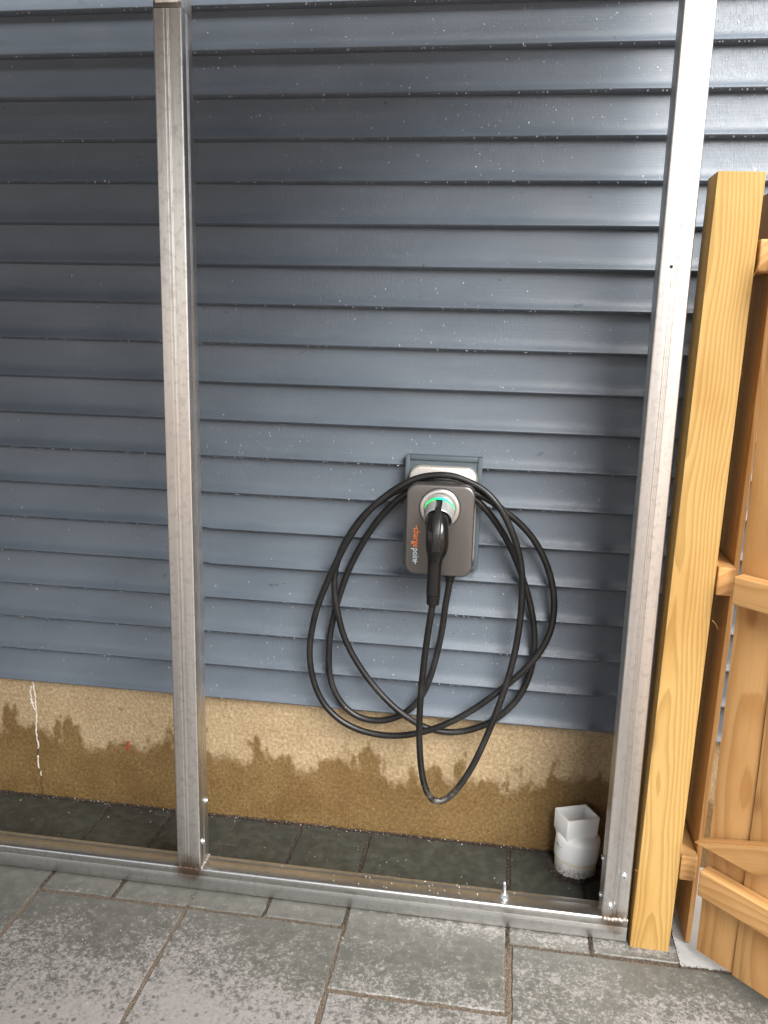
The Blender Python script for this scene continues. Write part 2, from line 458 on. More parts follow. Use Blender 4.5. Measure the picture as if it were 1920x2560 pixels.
def bm_box(lo, hi, bevel=0.0, seg=2, bm=None):
    own = bm is None
    b = bmesh.new()
    r = bmesh.ops.create_cube(b, size=1)
    c = [(lo[i] + hi[i]) / 2 for i in range(3)]
    s = [hi[i] - lo[i] for i in range(3)]
    for v in b.verts:
        v.co = Vector((c[0] + v.co.x * s[0], c[1] + v.co.y * s[1], c[2] + v.co.z * s[2]))
    if bevel:
        bmesh.ops.bevel(b, geom=b.edges[:], offset=bevel, segments=seg, profile=0.6, affect='EDGES')
    if own:
        return b
    me = bpy.data.meshes.new('tmp')
    b.to_mesh(me)
    b.free()
    bm.from_mesh(me)
    bpy.data.meshes.remove(me)
    return bm

def catmull(pts, n):
    P = [np.array(q, float) for q in pts]
    P = [2 * P[0] - P[1]] + P + [2 * P[-1] - P[-2]]
    out = []
    for i in range(1, len(P) - 2):
        for k in range(n):
            t = k / n
            a, b, c, d = P[i - 1], P[i], P[i + 1], P[i + 2]
            out.append(0.5 * ((2 * b) + (-a + c) * t + (2 * a - 5 * b + 4 * c - d) * t * t + (-a + 3 * b - 3 * c + d) * t ** 3))
    out.append(P[-2])
    return np.array(out)

def smooth_path(pts, it=2):
    P = pts.copy()
    for _ in range(it):
        P[1:-1] = 0.25 * P[:-2] + 0.5 * P[1:-1] + 0.25 * P[2:]
    return P

def frames(P, up0=(1, 0, 0)):
    Tn = np.gradient(P, axis=0)
    Tn /= np.linalg.norm(Tn, axis=1)[:, None]
    u = np.array(up0, float)
    Us = []
    for t in Tn:
        u = u - t * (u @ t)
        u /= np.linalg.norm(u)
        Us.append(u.copy())
    Us = np.array(Us)
    return Tn, Us, np.cross(Tn, Us)

def sweep(P, ru, rv=None, seg=14, sup=2.0, caps=True, up0=(1, 0, 0)):
    """tube along P with half sizes ru (along U) and rv, superellipse exponent sup"""
    P = np.asarray(P, float)
    n = len(P)
    ru = np.broadcast_to(ru, n)
    rv = ru if rv is None else np.broadcast_to(rv, n)
    Tn, U, V = frames(P, up0)
    v, f = [], []
    for i in range(n):
        for k in range(seg):
            a = 2 * math.pi * k / seg
            ca, sa = math.cos(a), math.sin(a)
            cu = math.copysign(abs(ca) ** (2 / sup), ca)
            sv = math.copysign(abs(sa) ** (2 / sup), sa)
            v.append(P[i] + U[i] * ru[i] * cu + V[i] * rv[i] * sv)
    for i in range(n - 1):
        for k in range(seg):
            a, b = i * seg + k, i * seg + (k + 1) % seg
            f.append((a, b, b + seg, a + seg))
    if caps:
        f.append(tuple(range(seg - 1, -1, -1)))
        f.append(tuple(range((n - 1) * seg, n * seg)))
    return v, f

def lathe(center, axis, prof, seg=40):
    """prof: list of (distance along axis, radius); closed surface of revolution"""
    ax = Vector(axis).normalized()
    u = ax.orthogonal().normalized()
    if abs(ax.z) < 0.9 and abs(ax.x) < 0.9:
        u = Vector((1, 0, 0))
        u = (u - ax * u.dot(ax)).normalized()
    w_ = ax.cross(u)
    c = Vector(center)
    v, f = [], []
    for d, r in prof:
        for k in range(seg):
            a = 2 * math.pi * k / seg
            v.append(c + ax * d + u * (r * math.cos(a)) + w_ * (r * math.sin(a)))
    n = len(prof)
    for i in range(n - 1):
        for k in range(seg):
            a, b = i * seg + k, i * seg + (k + 1) % seg
            f.append((a, b, b + seg, a + seg))
    f.append(tuple(range(seg - 1, -1, -1)))
    f.append(tuple(range((n - 1) * seg, n * seg)))
    return v, f

def mesh_angle(o, ang=35):
    me = o.data
    bm = bmesh.new()
    bm.from_mesh(me)
    bmesh.ops.recalc_face_normals(bm, faces=bm.faces)
    for f in bm.faces:
        f.smooth = True
    for e in bm.edges:
        if len(e.link_faces) == 2 and e.calc_face_angle(0) > R(ang):
            e.smooth = False
    bm.to_mesh(me)
    bm.free()
    return o

# ------------------------------------------------------------------ setting: ground, patio, slab
tube = 0.0635
RAILY = -0.3245
PITCH = 0.1011
ZB = 0.3922
WALL_Y = 0.029

gnd = bmesh.new()
bmesh.ops.create_grid(gnd, x_segments=1, y_segments=1, size=150)
bmesh.ops.translate(gnd, verts=gnd.verts, vec=(0, 0, -0.02))
tag(from_bm('ground', gnd, 'ground'), 'gravel yard around the stone patio', kind='structure')

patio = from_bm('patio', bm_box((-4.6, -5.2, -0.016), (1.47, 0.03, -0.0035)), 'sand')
tag(patio, 'grey bluestone patio with sandy joints', kind='structure')
slab = from_bm('concrete_slab', bm_box((1.2645, -0.373, -0.015), (6.0, 0.03, -0.0005)), 'slab')
tag(slab, 'pale concrete slab beyond the wooden post', kind='structure')

def flagstone(x0, x1, y0, y1):
    g = 0.0048
    x0 += g; x1 -= g; y0 += g; y1 -= g
    c = 0.003
    pts = []
    def side(a, b, k):
        for i in range(k):
            pts.append((a[0] + (b[0] - a[0]) * i / k, a[1] + (b[1] - a[1]) * i / k))
    kx = max(3, int((x1 - x0) / 0.035)); ky = max(3, int((y1 - y0) / 0.035))
    side((x0, y0), (x1, y0), kx); side((x1, y0), (x1, y1), ky)
    side((x1, y1), (x0, y1), kx); side((x0, y1), (x0, y0), ky)
    j = [(a + random.uniform(-0.0014, 0.0014), b + random.uniform(-0.0014, 0.0014)) for a, b in pts]
    cx, cy = (x0 + x1) / 2, (y0 + y1) / 2
    dz = random.uniform(-0.0008, 0.0008)
    n = len(j)
    v = [(a - cx, b - cy, -0.012) for a, b in j] + [(a - cx, b - cy, -0.0025 + dz) for a, b in j]
    for a, b in j:
        da = c if a < cx - (x1 - x0) / 2 + 0.004 else (-c if a > cx + (x1 - x0) / 2 - 0.004 else 0)
        db = c if b < cy - (y1 - y0) / 2 + 0.004 else (-c if b > cy + (y1 - y0) / 2 - 0.004 else 0)
        v.append((a - cx + da * random.uniform(0.5, 1.2), b - cy + db * random.uniform(0.5, 1.2), dz))
    f = [(i, (i + 1) % n, n + (i + 1) % n, n + i) for i in range(n)]
    f += [(n + i, n + (i + 1) % n, 2 * n + (i + 1) % n, 2 * n + i) for i in range(n)]
    f.append(tuple(range(2 * n, 3 * n)))
    o = from_data('flagstone', v, f, 'stone', patio, world=False)
    o.location = (cx, cy, 0)
    return o

GX = [-0.353, -0.152, 0.05, 0.25, 0.455, 0.858, 1.06, 1.262]
yb = 0.022
for a, b, c0 in ((-0.152, -0.353, -0.39), (0.25, -0.152, -0.39), (0.455, 0.25, -0.39), (0.858, 0.455, -0.596), (1.06, 0.858, -0.378), (1.2680, 1.06, -0.374)):
    flagstone(b, a, c0, yb)
flagstone(-0.76, -0.353, -0.596, yb)
flagstone(-0.353, 0.05, -1.0, -0.392)
flagstone(0.05, 0.458, -1.0, -0.39)
flagstone(0.46, 0.866, -1.205, -0.598)
flagstone(0.866, 1.46, -0.79, -0.378)
flagstone(-0.76, -0.353, -1.205, -0.598)
# the rest of the patio, under and behind the viewer
for iy in range(10):
    yy = -0.40 - iy * 0.405 if iy else None
    for ix in range(14):
        xx = -0.76 - 0.405 * (ix + 1)
        if xx > -4.5 and iy < 10:
            flagstone(xx, xx + 0.403, 0.02 - 0.403 * (iy + 1), 0.02 - 0.403 * iy)
for iy in range(8):
    y1 = (-1.002, -1.207, -1.002, -1.207)[0] - 0.403 * iy
    flagstone(-0.353, 0.05, y1 - 0.402, y1)
    flagstone(0.05, 0.458, y1 - 0.402, y1)
    y2 = -1.207 - 0.403 * iy
    flagstone(-0.76, -0.355, y2 - 0.402, y2)
    flagstone(0.46, 0.866, y2 - 0.402, y2)
    y3 = -0.792 - 0.403 * iy
    flagstone(0.868, 1.26, y3 - 0.402, y3)

# ------------------------------------------------------------------ house wall: foundation and siding courses
wall = thing('house_wall', 'blue-grey lap siding house wall with raindrops above a tan concrete foundation', 'house wall', (0, 0, 0))
X0, X1 = -5.0, 7.0
# foundation: real relief front, subdivided only where it is seen
fb = bm_box((X0, WALL_Y, -0.3), (X1, WALL_Y + 0.2, ZB + 0.06))
from_bm('foundation', fb, 'found', wall)
from_bm('sheathing', bm_box((X0, 0.033, ZB + 0.062), (X1, 0.2, 3.6)), 'dark', wall)

PROF = [(0.030, -0.0034), (0.0105, -0.0036), (0.0022, 0.0010), (0.0006, 0.0022), (0.0, 0.0038), (0.0012, 0.0066), (0.0046, 0.0108), (0.0086, 0.017), (0.0120, 0.025), (0.0142, 0.035),
        (0.0172, 0.055), (0.0198, 0.078), (0.0222, 0.103), (0.0225, 0.112)]
def sid_y(z):
    zz = (z - ZB) % PITCH
    zs = [q[1] for q in PROF[4:]]
    ys = [q[0] for q in PROF[4:]]
    return float(np.interp(zz, zs, ys))

def course(z0, xa, xb, proud=0.0, drop=0.0):
    v, f = [], []
    n = len(PROF)
    for x in (xa, xb):
        for y, z in PROF:
            v.append((x, y - proud, z0 + z - drop))
    # slight thickness at the back
    for x in (xa, xb):
        for y, z in PROF[1:]:
            v.append((x, y - proud + 0.0012, z0 + z - drop + (0.0012 if z < 0.003 else 0)))
    for i in range(n - 1):
        f.append((i, i + 1, n + i + 1, n + i))
    m_ = n - 1
    o_ = 2 * n
    for i in range(m_ - 1):
        f.append((o_ + i, o_ + m_ + i, o_ + m_ + i + 1, o_ + i + 1))
    for e in (0, 1):
        for i in range(m_ - 1):
            f.append((e * n + i + 1, e * n + i + 2, o_ + e * m_ + i + 1, o_ + e * m_ + i))
    ob = from_data('siding_course', v, f, 'siding', wall)
    return mesh_angle(ob, 40)

NC = 31
laps = {4: 0.0125, 5: 0.0125, 12: -1.9, 13: -1.9, 18: 3.1, 19: 3.1, 8: -2.4, 9: -2.4}
laps = {5: 0.0118, 4: 0.0125, 12: -1.9, 13: -1.9, 18: 3.1, 19: 3.1, 8: -2.4, 9: -2.4}
for k in range(NC):
    z0 = ZB + k * PITCH
    if k in laps:
        course(z0, X0, laps[k], 0.0)
        course(z0, laps[k] - 0.03, X1, 0.0016, 0.0022)
    else:
        course(z0, X0, X1)

# white caulk run and crack in the foundation
ck = [(-0.5945, 0.378), (-0.591, 0.352), (-0.5885, 0.331), (-0.5895, 0.300), (-0.588, 0.2655), (-0.591, 0.232), (-0.5926, 0.1986), (-0.589, 0.172), (-0.5899, 0.1586)]
def caulk(pts, wdt, name='caulk_bead', mat='caulk', proud=0.0025):
    P = catmull([(x, WALL_Y - 0.0004, z) for x, z in pts], 5)
    P[:, 0] += rng.normal(0, 0.0011, len(P))
    rr = wdt * (0.35 + 1.1 * rng.random(len(P)))
    v, f = sweep(P, rr, proud * np.ones(len(P)), seg=8, up0=(1, 0, 0))
    return from_data(name, v, f, mat, wall, smooth=True)
caulk(ck, 0.0024)
caulk([(-0.6, 0.362), (-0.6035, 0.345), (-0.6025, 0.322), (-0.598, 0.300), (-0.5925, 0.286)], 0.0022)
caulk([(-0.6025, 0.318), (-0.6015, 0.305)], 0.0048)
caulk([(-0.5942, 0.134), (-0.593, 0.112), (-0.5917, 0.0908)], 0.0026)
caulk([(-0.589, 0.080), (-0.5858, 0.0655)], 0.0018)
caulk([(-0.590, 0.166), (-0.5912, 0.150), (-0.5948, 0.1312)], 0.0016, 'crack', 'crack', 0.0008)
caulk([(-0.5917, 0.0958), (-0.5854, 0.0642), (-0.5882, 0.040), (-0.5852, 0.02), (-0.588, -0.004)], 0.0013, 'crack', 'crack', 0.0008)
caulk([(-0.2952, 0.212), (-0.2948, 0.203), (-0.296, 0.192), (-0.2966, 0.182)], 0.0030, 'paint_drip', 'red', 0.0010)
caulk([(-0.2966, 0.170), (-0.2966, 0.164)], 0.0012, 'paint_drip', 'red', 0.0008)
caulk([(-0.2748, 0.184), (-0.2748, 0.172)], 0.0012, 'paint_drip', 'red', 0.0008)

# siding mounting block behind the charger
def rounded_rect(cx, cz, wx, wz, r, k=6):
    pts = []
    for sx, sz, a0 in ((1, 1, 0), (-1, 1, 90), (-1, -1, 180), (1, -1, 270)):
        for i in range(k + 1):
            a = R(a0 + 90 * i / k)
            pts.append((cx + sx * (wx / 2 - r) + r * math.cos(a), cz + sz * (wz / 2 - r) + r * math.sin(a)))
    return pts

def plate(name, mat, parent, layers, k=8, ang=40):
    """layers: list of (y, cx, cz, wx, wz, r) from back to front: skinned rounded slab"""
    v, f = [], []
    n = 4 * (k + 1)
    for (y, cx, cz, wx, wz, r) in layers:
        for (a, b) in rounded_rect(cx, cz, wx, wz, r, k):
            v.append((a, y, b))
    for i in range(len(layers) - 1):
        for j in range(n):
            a, b = i * n + j, i * n + (j + 1) % n
            f.append((a, b, b + n, a + n))
    f.append(tuple(range(n)))
    f.append(tuple(range((len(layers) - 1) * n, len(layers) * n)))
    return mesh_angle(from_data(name, v, f, mat, parent), ang)

bx, bz = 0.6305, 0.9825
mb = plate('mounting_block', 'block', wall, [(0.012, bx, bz, 0.178, 0.274, 0.003), (-0.016, bx, bz, 0.178, 0.274, 0.003)], 2)
fr = bmesh.new()
for lo, hi in (((bx - 0.1, -0.021, bz - 0.15), (bx - 0.088, 0.010, bz + 0.15)), ((bx + 0.088, -0.021, bz - 0.15), (bx + 0.1, 0.010, bz + 0.15)),
               ((bx - 0.0878, -0.0205, bz + 0.138), (bx + 0.0878, 0.010, bz + 0.15)), ((bx - 0.0878, -0.0205, bz - 0.15), (bx + 0.0878, 0.010, bz - 0.138))):
    bm_box(lo, hi, 0.0025, 2, fr)
from_bm('trim_frame', fr, 'block', mb, angle=R(40))

# raindrops clinging to the siding and hanging from the laps
def drops_mesh(name, items, parent, mat='water'):
    """items: (x,y,z, rx, ry, rz) flattened beads; one mesh"""
    seg, base = 7, []
    rings = [(0.0, 1.0), (0.45, 0.9), (0.8, 0.6)]
    for h, r in rings:
        for k in range(seg):
            a = 2 * math.pi * k / seg
            base.append((r * math.cos(a), -h, r * math.sin(a)))
    base.append((0, -1, 0))
    base = np.array(base)
    fl = []
    for i in range(2):
        for k in range(seg):
            a, b = i * seg + k, i * seg + (k + 1) % seg
            fl.append((a, a + seg, b + seg, b))
    tip = len(base) - 1
    tri = [(2 * seg + k, tip, 2 * seg + (k + 1) % seg) for k in range(seg)]
    cap = [tuple(range(seg))]
    it = np.array(items)
    V = (base[None, :, :] * it[:, None, 3:6] + it[:, None, 0:3]).reshape(-1, 3)
    nb = len(base)
    F = []
    for i in range(len(it)):
        o_ = i * nb
        F += [tuple(q + o_ for q in t_) for t_ in fl + tri + cap]
    return from_data(name, V, F, mat, parent, smooth=True)

items = []
while len(items) < 9500:
    x = random.uniform(-0.85, 1.75)
    z = random.uniform(ZB + 0.002, 2.36)
    dens = 0.22 + 0.78 * min(1, max(0, (x + 0.4) / 1.5))
    dens *= 0.55 + 0.9 * max(0, mnoise.noise((x * 4, 0, z * 4)) + 0.35)
    if random.random() > dens:
        continue
    r = random.choice((0.0006, 0.0007, 0.0008, 0.001, 0.0012)) if random.random() < 0.85 else random.uniform(0.0015, 0.0025)
    r *= 1.02
    items.append((x, sid_y(z) + 0.0002, z, r * random.uniform(0.8, 1.1), r * 0.75, r * random.uniform(0.9, 1.5)))
drops_mesh('raindrops', items, wall)['kind'] = 'stuff'
items = []
for k in range(0, 21):
    x = -0.85
    while x < 1.75:
        x += random.expovariate(1 / 0.026) + 0.003
        r = random.uniform(0.0011, 0.0024)
        items.append((x, 0.0050, ZB + k * PITCH - 0.0010, r, r * 1.4, r * random.uniform(0.8, 1.3)))
drops_mesh('lap_drops', items, wall)['kind'] = 'stuff'

# ------------------------------------------------------------------ galvanised carport frame with its roof
cp = thing('carport_frame', 'galvanised square-tube steel carport frame with two uprights welded to a base rail', 'carport frame', (0, RAILY, 0))

def tube_profile(s, r, seam):
    """square tube section (u,v), u,v in 0..s, rounded corners; seam: fine raised rolled lines on each face"""
    pts = []
    c = [(s - r, s - r, 0), (r, s - r, 90), (r, r, 180), (s - r, r, 270)]
    for i, (cx, cy, a0) in enumerate(c):
        for k in range(5):
            a = R(a0 + 90 * k / 4)
            pts.append((cx + r * math.cos(a), cy + r * math.sin(a)))
        if seam:
            # direction of the following face
            nx, ny = (0, 1) if i == 0 else (-1, 0) if i == 1 else (0, -1) if i == 2 else (1, 0)
            tx, ty = (-1, 0) if i == 0 else (0, -1) if i == 1 else (1, 0) if i == 2 else (0, 1)
            sx, sy = pts[-1]
            ln = s - 2 * r
            for (t_, h) in seam:
                d = t_ * ln
                pts.append((sx + tx * d + nx * h, sy + ty * d + ny * h))
    return pts

SEAM = [(0.36, 0), (0.375, -0.0007), (0.39, 0), (0.44, 0), (0.455, 0.0006), (0.50, 0.0006), (0.515, 0), (0.55, 0), (0.565, -0.0007), (0.58, 0)]
def tube_mesh(name, mat, parent, p0, axis, length, s=tube, r=0.0042, seam=SEAM, cuts=1):
    prof = tube_profile(s, r, seam)
    v, f = [], []
    n = len(prof)
    for i in range(cuts + 1):
        d = length * i / cuts
        for a, b in prof:
            v.append((p0[0] + a, p0[1] + b, p0[2] + d) if axis == 'z' else (p0[0] + d, p0[1] + a, p0[2] + b))
    for i in range(cuts):
        for k in range(n):
            a, b = i * n + k, i * n + (k + 1) % n
            f.append((a, b, b + n, a + n))
    f.append(tuple(range(n)))
    f.append(tuple(range(cuts * n, (cuts + 1) * n)))
    o = from_data(name, v, f, mat, parent)
    return mesh_angle(o, 28)

XR = 1.0809
rail = tube_mesh('base_rail', 'galv_h', cp, (-4.3, RAILY, 0.0032), 'x', 4.3 + XR + tube, r=0.006, seam=[(0.30, 0), (0.31, -0.0002), (0.32, 0)])
zt = tube + 0.0038
post_l = tube_mesh('post', 'galv_v', cp, (0, RAILY, zt), 'z', 2.10 - zt)
post_r = tube_mesh('post', 'galv_v', cp, (XR, RAILY, zt), 'z', 2.32 - zt)

# bows: a slightly larger sleeve on each post that bends over into the roof
def bow(px, zs):
    s2 = tube / 2 + 0.0012
    P = [(px + tube / 2, RAILY + tube / 2, zs), (px + tube / 2, RAILY + tube / 2, zs + 0.025), (px + tube / 2, RAILY + tube / 2 - 0.02, zs + 0.10),
         (px + tube / 2, RAILY - 0.05, zs + 0.19), (px + tube / 2, RAILY - 0.18, zs + 0.28), (px + tube / 2, RAILY - 0.4, zs + 0.33)]
    P = list(catmull(P, 4)) + [np.array((px + tube / 2, -4.4, 2.10 + 0.33 + 0.22))]
    v, f = sweep(np.array(P), s2, s2, seg=28, sup=9.0, up0=(1, 0, 0))
    o = from_data('roof_bow', v, f, 'galv_v', cp)
    return mesh_angle(o, 30)
bow(0, 2.098)
bow(XR, 2.318)
for px in (0.0, XR):
    tube_mesh('post', 'galv_v', cp, (px, -4.43, 0.0), 'z', 2.60, seam=None)
# roof sheet with ribs
v, f = [], []
xs = np.arange(-7.0, 1.17, 0.0925)
for i, x in enumerate(xs):
    h = 0.02 if i % 3 == 1 else 0.0
    for (yy, zz) in ((-0.19, 2.40), (-4.50, 2.68)):
        v.append((x, yy, zz + h))
for i in range(len(xs) - 1):
    f.append((2 * i, 2 * i + 1, 2 * i + 3, 2 * i + 2))
ro = from_data('roof_sheet', v, f, 'roof', cp)
sm = ro.modifiers.new('thick', 'SOLIDIFY')
sm.thickness = 0.002


# screws, hole, weld beads, anchor bolt
def screw(center, axis, parent):
    v, f = lathe(center, axis, [(0.0, 0.0085), (0.0012, 0.0088), (0.0018, 0.0085), (0.0020, 0.0062), (0.0050, 0.0060), (0.0066, 0.0048), (0.0070, 0.002)], 18)
    o = mesh_angle(from_data('screw', v, f, 'zinc', parent), 40)
    v, f = lathe(Vector(center) + Vector(axis) * 0.0071, axis, [(-0.001, 0.0022), (0.0002, 0.0021)], 6)
    from_data('drive_recess', v, f, 'dark', o)
    return o
for q in ((1.1253, 0.184), (1.098, 0.0994)):
    screw((q[0], RAILY - 0.0003, q[1]), (0, -1, 0), post_r)
for q in ((-0.2877, 0.204), (-0.3010, 0.1123)):
    screw((XR + 0.0003, q[0], q[1]), (-1, 0, 0), post_r)
for q in ((-0.2797, 0.2371), (-0.3060, 0.1356)):
    screw((tube - 0.0003, q[0], q[1]), (1, 0, 0), post_l)
v, f = lathe((1.1037, RAILY - 0.0006, 1.5911), (0, 1, 0), [(0.0, 0.0036), (0.004, 0.0036)], 14)
from_data('drilled_hole', v, f, 'dark', post_r)

def bead(pts, r, mat, parent, name='weld_bead'):
    P = catmull(pts, 9)
    P += rng.normal(0, 0.0006, P.shape)
    rr = r * (0.75 + 0.55 * rng.random(len(P)))
    v, f = sweep(P, rr, rr * 0.8, seg=8)
    return from_data(name, v, f, mat, parent, smooth=True)
bead([(XR + 0.002, RAILY - 0.001, 0.0652), (XR + 0.02, RAILY - 0.0015, 0.0638), (XR + 0.044, RAILY - 0.001, 0.0648), (XR + 0.060, RAILY - 0.001, 0.0642)], 0.0042, 'weld', post_r)
bead([(tube + 0.001, RAILY + 0.001, 0.0672), (tube + 0.0015, RAILY + 0.022, 0.0676), (tube + 0.001, RAILY + 0.044, 0.0676), (tube + 0.001, RAILY + 0.061, 0.0672)], 0.0032, 'weld', post_l)
bead([(0.001, RAILY - 0.0008, 0.0662), (0.024, RAILY - 0.001, 0.0657), (0.045, RAILY - 0.0008, 0.0652), (0.0625, RAILY - 0.0008, 0.0662)], 0.0024, 'burnt', post_l)

ab = (0.8465, -0.2945, tube + 0.0026)
v, f = lathe((ab[0], ab[1], ab[2] + 0.0007), (0, 0, 1), [(0, 0.0125), (0.0018, 0.0125), (0.0022, 0.0118)], 24)
washer = mesh_angle(from_data('anchor_washer', v, f, 'zinc', rail), 40)
v, f = lathe((ab[0], ab[1], ab[2] + 0.0030), (0, 0, 1), [(0, 0.0088), (0.0010, 0.0094), (0.0085, 0.0094), (0.0095, 0.0086)], 6)
from_data('anchor_nut', v, f, 'zinc', rail)
pr = [(0, 0.0046)]
for i in range(19):
    pr += [(0.0126 + i * 0.0015, 0.0049), (0.0126 + i * 0.0015 + 0.0008, 0.0042)]
pr += [(0.043, 0.0040), (0.0445, 0.003)]
v, f = lathe((ab[0], ab[1], ab[2]), (-0.03, 0, 1), pr, 14)
from_data('anchor_bolt', v, f, 'zinc', rail, smooth=True)

# ------------------------------------------------------------------ wood post
def plank(name, mat, parent, size, loc, rot=(0, 0, 0), bevel=0.003, cuts=0, warp=0.0, seg=2):
    """a beam centred on its own origin, long side along its local z"""
    b = bm_box((-size[0] / 2, -size[1] / 2, -size[2] / 2), (size[0] / 2, size[1] / 2, size[2] / 2), bevel, seg)
    if cuts:
        for i in range(1, cuts):
            zc = -size[2] / 2 + size[2] * i / cuts
            bmesh.ops.bisect_plane(b, geom=b.verts[:] + b.edges[:] + b.faces[:], plane_co=(0, 0, zc), plane_no=(0, 0, 1))
        sd = random.uniform(0, 99)
        for v_ in b.verts:
            k = mnoise.noise((sd, v_.co.z * 1.3, 0)), mnoise.noise((sd, 7, v_.co.z * 1.3))
            e = mnoise.noise((v_.co.x * 40 + sd, v_.co.y * 40, v_.co.z * 14)) * 0.0007
            v_.co.x += k[0] * warp + e
            v_.co.y += k[1] * warp + e
    o = from_bm(name, b, mat, parent, world=False, angle=R(45))
    o.location = loc
    o.rotation_euler = rot
    return o

wp = plank('wood_post', 'post', None, (0.092, 0.092, 1.775), (1.2095, -0.288, 0.8870), (0, R(0.72), 0), 0.003, 24, 0.0006)
tag(wp, 'yellow treated-pine square post beside the right steel upright', 'wood post')

def splinter(pts, parent=None):
    P = catmull(pts, 5)
    rr = np.linspace(0.0011, 0.0004, len(P))
    v, f = sweep(P, rr, rr * 0.6, seg=5)
    o = from_data('splinter', v, f, 'post', None, smooth=True)
    o.parent = wp
    bpy.context.view_layer.update()
    o.matrix_parent_inverse = wp.matrix_world.inverted()
    return o
splinter([(1.258, -0.33, 1.565), (1.266, -0.335, 1.58), (1.272, -0.338, 1.605), (1.273, -0.338, 1.63)])
splinter([(1.2585, -0.331, 0.843), (1.266, -0.334, 0.836), (1.273, -0.335, 0.823)])
splinter([(1.258, -0.331, 1.377), (1.263, -0.334, 1.380), (1.2645, -0.334, 1.372)])
splinter([(1.155, -0.331, 0.205), (1.150, -0.335, 0.21), (1.147, -0.336, 0.213)])

# ------------------------------------------------------------------ fence return between post and wall
fp = thing('fence_panel', 'short wooden fence panel running from the post back to the house wall', 'fence panel', (1.288, -0.2, 0))
def loc_in(parent, p):
    return Vector(p) - wloc(parent)
LEAN = R(0.72)
bw = [(-0.295, -0.186), (-0.180, -0.072), (-0.066, 0.006)]
for i, (ya, ybk) in enumerate(bw):
    zb_ = (0.003, 0.002, 0.004)[i]
    hh = 1.755
    plank('fence_board', 'cedar', fp, (0.012, ybk - ya, hh), loc_in(fp, (1.2952 + 0.0126 * hh / 2 + 0.002 * (i % 2), (ya + ybk) / 2, zb_ + hh / 2)), (0, LEAN, 0), 0.0016, 10, 0.0008)
for zr in (0.219, 0.930, 1.615):
    yf_ = -0.316 - 0.011 * zr
    plank('fence_rail', 'cedar', fp, (0.038, 0.064, 0.005 - yf_), loc_in(fp, (1.2692 + 0.0126 * zr, (0.005 + yf_) / 2, zr)), (R(90), 0, 0), 0.004, 6, 0.0003, seg=3)

# ------------------------------------------------------------------ open gate
ga = R(-45.13)
gt = thing('wooden_gate', 'open cedar board gate with cross rails and diagonal brace at the right edge', 'gate', (1.301, -0.352, 0), (0, 0, ga))
GN = -1
wu = [(0.0, 0.0935), (0.096, 0.1905), (0.193, 0.288), (0.290, 0.386), (0.388, 0.484), (0.486, 0.582), (0.584, 0.68), (0.682, 0.778), (0.78, 0.876)]
for i, (a, b) in enumerate(wu):
    plank('gate_board', 'cedar', gt, (b - a, 0.016, 1.72), ((a + b) / 2, 0.008 + (0.0, -0.004, 0.001, -0.003)[i % 4], 0.03 + 0.86), (0, 0, 0), 0.0016, 10, 0.0008)
for z0, z1 in ((0.200, 0.264), (0.900, 0.962), (1.56, 1.624)):
    plank('gate_rail', 'cedar', gt, (z1 - z0, 0.036, 0.86), (0.010 + 0.43, -0.0235, (z0 + z1) / 2), (0, R(90), 0), 0.004, 8, 0.0005, seg=3)
ang = math.atan2(0.90 - 0.264 - 0.01, 0.0) if False else R(25.5)
L = 0.80
ux, uz = math.cos(ang), math.sin(ang)
bl = bm_box((-0.031, -0.0175, -L / 2), (0.031, 0.0175, L / 2), 0.0)
for v_ in bl.verts:                                   # mitre both ends level with the rail it sits on
    if v_.co.z < 0 and v_.co.x > 0:
        v_.co.z += 0.062 / math.tan(ang)
    elif v_.co.z > 0 and v_.co.x < 0:
        v_.co.z -= 0.02
bmesh.ops.bevel(bl, geom=bl.edges[:], offset=0.003, segments=2, affect='EDGES')
br = from_bm('gate_brace', bl, 'cedar', gt, world=False, angle=R(45))
# local +x of the brace is its lower side, local z runs along it
br.rotation_euler = (0, R(90) - ang, 0)
p_low = Vector((0.012, -0.0235, 0.2655))
br.location = p_low + Vector((ux, 0, uz)) * (L / 2) + Vector((-uz, 0, ux)) * 0.031

# ------------------------------------------------------------------ downspout adapter on its drain pipe
dx, dy = 1.041, -0.036
ds = thing('downspout_adapter', 'white PVC downspout adapter with square socket on a round drain pipe', 'drain pipe', (dx, dy, 0))
v, f = lathe((dx, dy, -0.1), (0, 0, 1), [(0, 0.0565), (0.150, 0.0565)], 48)
mesh_angle(from_data('drain_pipe', v, f, 'pvc', ds), 40)
tilt = Vector((0.055, 0.0, 1)).normalized()
v, f = lathe((dx, dy, 0.036), tilt, [(0, 0.0570), (0.001, 0.0592), (0.006, 0.0590), (0.0075, 0.0575)], 48)
mesh_angle(from_data('cement_ring', v, f, 'glue', ds), 40)
v, f = lathe((dx, dy, 0.036), tilt, [(0.0076, 0.0570), (0.0085, 0.0596), (0.012, 0.0602), (0.058, 0.0602), (0.064, 0.059), (0.070, 0.054), (0.074, 0.044)], 56)
cpl = mesh_angle(from_data('round_coupling', v, f, 'pvc', ds), 50)
